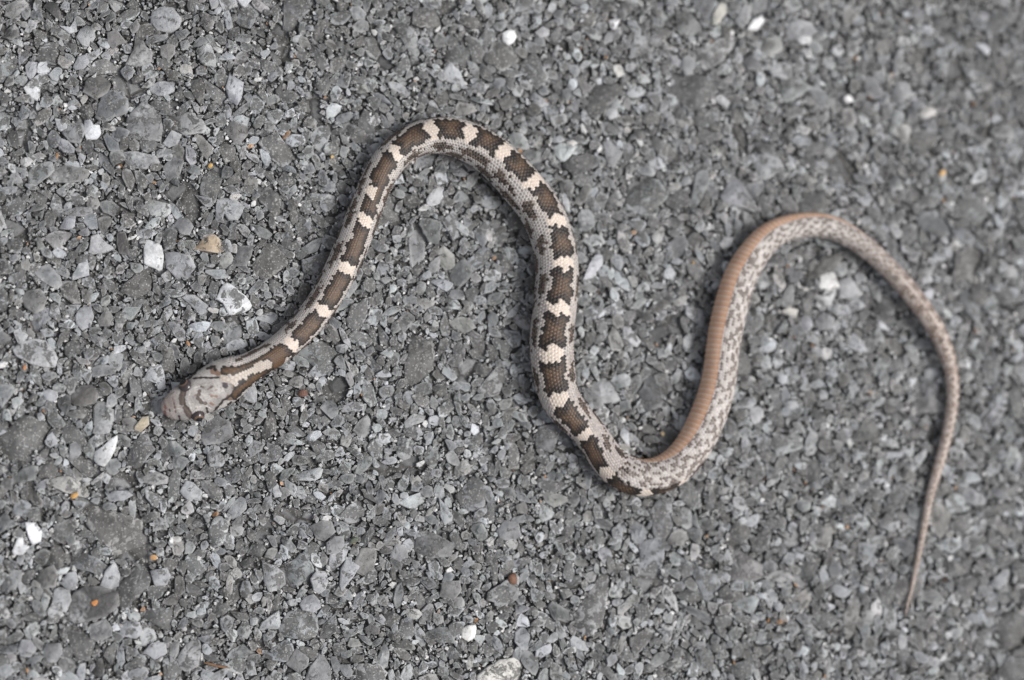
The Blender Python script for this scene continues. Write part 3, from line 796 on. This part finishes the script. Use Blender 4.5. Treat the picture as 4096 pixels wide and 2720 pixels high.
cH = paint(cH, [(340,1090),(350,1130)], 30, lin(142,104,94)); cH = paint(cH, [(335,1170),(352,1225)], 34, lin(118,84,78))
cH = paint(cH, [(400,1140),(404,1156)], 18, bd); cH = paint(cH, [(400,1255),(408,1270)], 18, bd)
cH = paint(cH, [(430,925),(450,910)], 20, bd)
cH = paint(cH, [(530,745),(600,690),(700,605)], 30, lin(216,190,164))
cH = paint(cH, [(700,970),(790,925)], 7, lin(120,104,98)); cH = paint(cH, [(700,1180),(760,1120)], 7, lin(120,104,98))
cH = paint(cH, [(960,900),(1090,845)], 7, lin(130,112,104))
cH = mixc(cH, lin(58, 49, 47), np.clip(1.5-np.hypot((hp[..., 0]-592)/100, (hp[..., 1]-806)/72), 0, 1)[..., None]*upper[..., None])
low = np.clip((-.05-ly/hz[:, None])/.25, 0, 1)[..., None]
cH = mixc(cH, lin(214, 202, 190), low*.8)
fhead = (np.clip((372-tpx)/10, 0, 1)[:, None]*np.clip((1240-hp[..., 0]+.2*(hp[..., 1]-700))/60, 0, 1))[..., None]
nape_mark = ((d_nb < 0) | (d_cr < 0))[..., None] & (hp[..., 0:1] > 1085)
col = np.where(nape_mark & (tpx < 400)[:, None, None] & upper[..., None], colN, mixc(col, cH, fhead))
col = np.clip(col, .005, .95)

# plate grooves on the crown as real relief
groove = np.minimum.reduce([stroke(hp, [(432,960),(482,1180)]), stroke(hp, [(600,900),(590,1085),(720,1235)]), stroke(hp, [(700,970),(790,925),(950,1130)]),
                            stroke(hp, [(720,722),(1062,702)]), stroke(hp, [(1130,1012),(1000,1162)]), stroke(hp, [(790,925),(1090,845)])])
gd = np.exp(-(groove/12)**2)*.00009*np.clip((372-tpx)/40, 0, 1)[:, None]*upper
PV[..., 2] -= gd

nr = len(sg)
idx = np.arange(nr*NT_).reshape(nr, NT_)
a, b = idx[:-1], idx[1:]
quads = np.stack([a, np.roll(a, -1, 1), np.roll(b, -1, 1), b], -1).reshape(-1, 4)[:, ::-1]
verts = np.concatenate([PV.reshape(-1, 3), [cen[0]-tan[0]*hw[0]*.35, cen[-1]+tan[-1]*.0004]])
iS, iE = nr*NT_, nr*NT_+1
t0 = np.stack([idx[0], np.roll(idx[0], -1), np.full(NT_, iS)], -1)
t1_ = np.stack([np.roll(idx[-1], -1), idx[-1], np.full(NT_, iE)], -1)
cols = np.concatenate([col.reshape(-1, 3), [lin(186,160,150), lin(150,120,105)]])
cols = np.concatenate([cols, np.ones((len(cols), 1))], -1)
origin = np.array([cen[600][0], cen[600][1], 0])
snake = mesh_obj('snake', verts - origin, np.concatenate([t0, t1_]), M_SKIN, None, True, {'skin': ('FLOAT_COLOR', cols)}, quads)
snake.location = origin
tag(snake, 'young grey snake with brown and cream saddles winding across the asphalt', 'snake')

# eyes: bulging balls with brow, iris and round pupil
def make_eye(px, py, z, out_sign, R):
    t = NT('snake_eye')
    tc_ = t.n('ShaderNodeTexCoord').outputs['Object']
    sep = t.n('ShaderNodeSeparateXYZ'); t.l(tc_, sep.inputs[0])
    rr = t.math('SQRT', t.math('ADD', t.math('POWER', sep.outputs[0], 2.0), t.math('POWER', sep.outputs[1], 2.0)))
    iris = t.mix(t.ramp(t.noise(5200, 3, vec=tc_), .3, .7), lin(84, 66, 54), lin(132, 106, 84))
    c = t.mix(t.ramp(rr, .00062, .00072), (0.006, .006, .008), iris)
    c = t.mix(t.ramp(rr, .00098, .00108), c, lin(62, 54, 56))
    t.l(c, t.b.inputs['Base Color']); t.b.inputs['Roughness'].default_value = .12
    vs, qs = [], []
    nu, nv = 24, 14
    for i in range(nv+1):
        p = math.pi*i/nv
        for j in range(nu):
            q = 2*math.pi*j/nu
            k = 1 + .10*max(0, math.cos(p))**6             # cornea bulge
            vs.append((R*math.sin(p)*math.cos(q), R*math.sin(p)*math.sin(q), R*k*math.cos(p)))
    for i in range(nv):
        for j in range(nu):
            qs.append((i*nu+j, (i+1)*nu+j, (i+1)*nu+(j+1) % nu, i*nu+(j+1) % nu))
    e = mesh_obj('eye', np.array(vs), np.zeros((0, 3), int), t.m, snake, True, None, np.array(qs))
    i = s_at(760, 1600)
    pos = unproject(px, py, z)
    ax = left[i]*out_sign*.80 - tan[i]*.20 + np.array([0, 0, .56])
    q = Vector(ax).to_track_quat('Z', 'Y')
    e.rotation_mode = 'QUATERNION'; e.rotation_quaternion = q
    e.location = pos - origin
    vs, ts = [(0, 0, R*1.112)], []
    for k, p in enumerate((.2, .36, .50)):
        for j in range(20):
            q = 2*math.pi*j/20; kb = (1 + .10*math.cos(p)**6)*(1.010 if k < 2 else .995)
            vs.append((R*kb*math.sin(p)*math.cos(q), R*kb*math.sin(p)*math.sin(q), R*kb*math.cos(p)))
    for j in range(20):
        ts.append((0, 1+j, 1+(j+1) % 20))
        for k in range(2):
            a_, b_ = 1+k*20, 21+k*20
            ts += [(a_+j, b_+j, b_+(j+1) % 20), (a_+j, b_+(j+1) % 20, a_+(j+1) % 20)]
    pm_ = NT('pupil_black'); pm_.b.inputs['Base Color'].default_value = (.006, .006, .008, 1); pm_.b.inputs['Roughness'].default_value = .08
    mesh_obj('pupil', np.array(vs), np.array(ts), pm_.m, e, True)
    return e
make_eye(745, 1548, .0044, 1, .00165)
make_eye(790, 1658, .0034, -1, .00150)

# ---------------------------------------------------------------- loose bits lying on the road
def pebble(name, px, py, sx, sy, ang, col, label, cat, group=None, hgt=.6, zoff=.0001):
    n, rows = 12, 7
    fk = rng.normal(0, 1, (8, 3)); fk /= np.linalg.norm(fk, axis=1)[:, None]; dk = rng.uniform(.45, .95, 8)
    vs = []
    for i in range(rows+1):
        p = math.pi*i/rows
        for j in range(n):
            q = 2*math.pi*j/n
            d = np.array([math.sin(p)*math.cos(q), math.sin(p)*math.sin(q), math.cos(p)])
            c = fk @ d
            r = min(1.05, np.where(c > .05, dk/np.maximum(c, .05), 9).min())
            vs.append(d*r)
    vs = np.array(vs); sxm, sym = sx*MPP/2, sy*MPP/2; szm = min(sxm, sym)*hgt
    vs = vs*np.array([sxm, sym, szm])
    ca_, sa_ = math.cos(math.radians(ang)), math.sin(math.radians(ang))
    vs = np.stack([vs[:, 0]*ca_-vs[:, 1]*sa_, vs[:, 0]*sa_+vs[:, 1]*ca_, vs[:, 2]], -1)
    qs = [(i*n+j, (i+1)*n+j, (i+1)*n+(j+1) % n, i*n+(j+1) % n) for i in range(rows) for j in range(n)]
    m = plain_mat(name+'_surface', col, .7)
    o = mesh_obj(name, vs, np.zeros((0, 3), int), m, None, False, None, np.array(qs))
    p = unproject(px, py, 0)
    o.location = (p[0], p[1], zoff + szm*.55)
    return tag(o, label, cat, group)
pebble('crumb', 297, 1982, 34, 26, 20, (.50,.29,.10), 'orange yellow crumb lying among grey stones', 'crumb')
pebble('pebble', 617, 2229, 32, 22, 5, (.48,.28,.13), 'smooth orange grain in a small dark hollow', 'pebble')
pebble('pebble', 376, 2411, 34, 22, 35, (.52,.22,.07), 'rusty orange flake on the large dark stone', 'pebble', zoff=.0005)
pebble('pebble', 1213, 1574, 42, 38, 10, (.16,.085,.062), 'round reddish brown pebble beside the neck of the snake', 'pebble')
pebble('pebble', 2052, 2312, 46, 52, 0, (.19,.10,.065), 'brown rust-coloured pebble wedged between light grey stones', 'pebble')
pebble('pebble', 1417, 2160, 40, 34, 20, (.12,.135,.10), 'dull green angular pebble', 'pebble')
pebble('pebble', 841, 664, 24, 18, 40, (.52,.33,.12), 'amber grain lying above the tan mottled stone', 'pebble')
pebble('pebble', 1327, 628, 18, 16, 0, (.60,.42,.20), 'tiny amber grain close to the first bend of the snake', 'pebble')
pebble('pebble', 2772, 1050, 0+14, 12, 0, (.48,.30,.12), 'tiny ochre grain left of the pinkish belly', 'pebble')
pebble('pebble', 3765, 694, 40, 24, 30, (.60,.38,.16), 'pale orange grain above the tail bend', 'pebble')
pebble('pebble', 2648, 1735, 26, 22, 0, (.60,.46,.28), 'pale tan grain between the two lower bends of the body', 'pebble')
pebble('pebble', 98, 1470, 18, 24, 0, (.42,.20,.10), 'reddish orange grain beside the large flecked chip', 'pebble')
def splinter(pts, w, col, label):
    P = unproject(np.array([p[0] for p in pts]), np.array([p[1] for p in pts]), .0006)
    n = 6; vs = []; qs = []
    for i, p in enumerate(P):
        tg = P[min(i+1, len(P)-1)] - P[max(i-1, 0)]; tg /= np.linalg.norm(tg); sd = np.cross([0, 0, 1.], tg)
        r = w*MPP/2*(.35 if i in (0, len(P)-1) else 1)*rng.uniform(.85, 1.15)
        for j in range(n):
            q = 2*math.pi*j/n; vs.append(p + sd*r*math.cos(q) + np.array([0, 0, 1])*r*.7*math.sin(q))
    for i in range(len(P)-1):
        for j in range(n): qs.append((i*n+j, i*n+(j+1) % n, (i+1)*n+(j+1) % n, (i+1)*n+j))
    vs = np.array(vs); o0 = vs.mean(0)
    o = mesh_obj('splinter', vs-o0, np.zeros((0, 3), int), plain_mat('dry_wood', col, .8), None, True, None, np.array(qs))
    o.location = o0
    return tag(o, label, 'splinter')
splinter([(816,2650),(838,2655),(862,2662),(890,2668),(920,2672)], 9, (.22,.12,.06), 'thin brown plant splinter lying on the asphalt')
print('snake length m', L, 'max width', hw.max()*2)
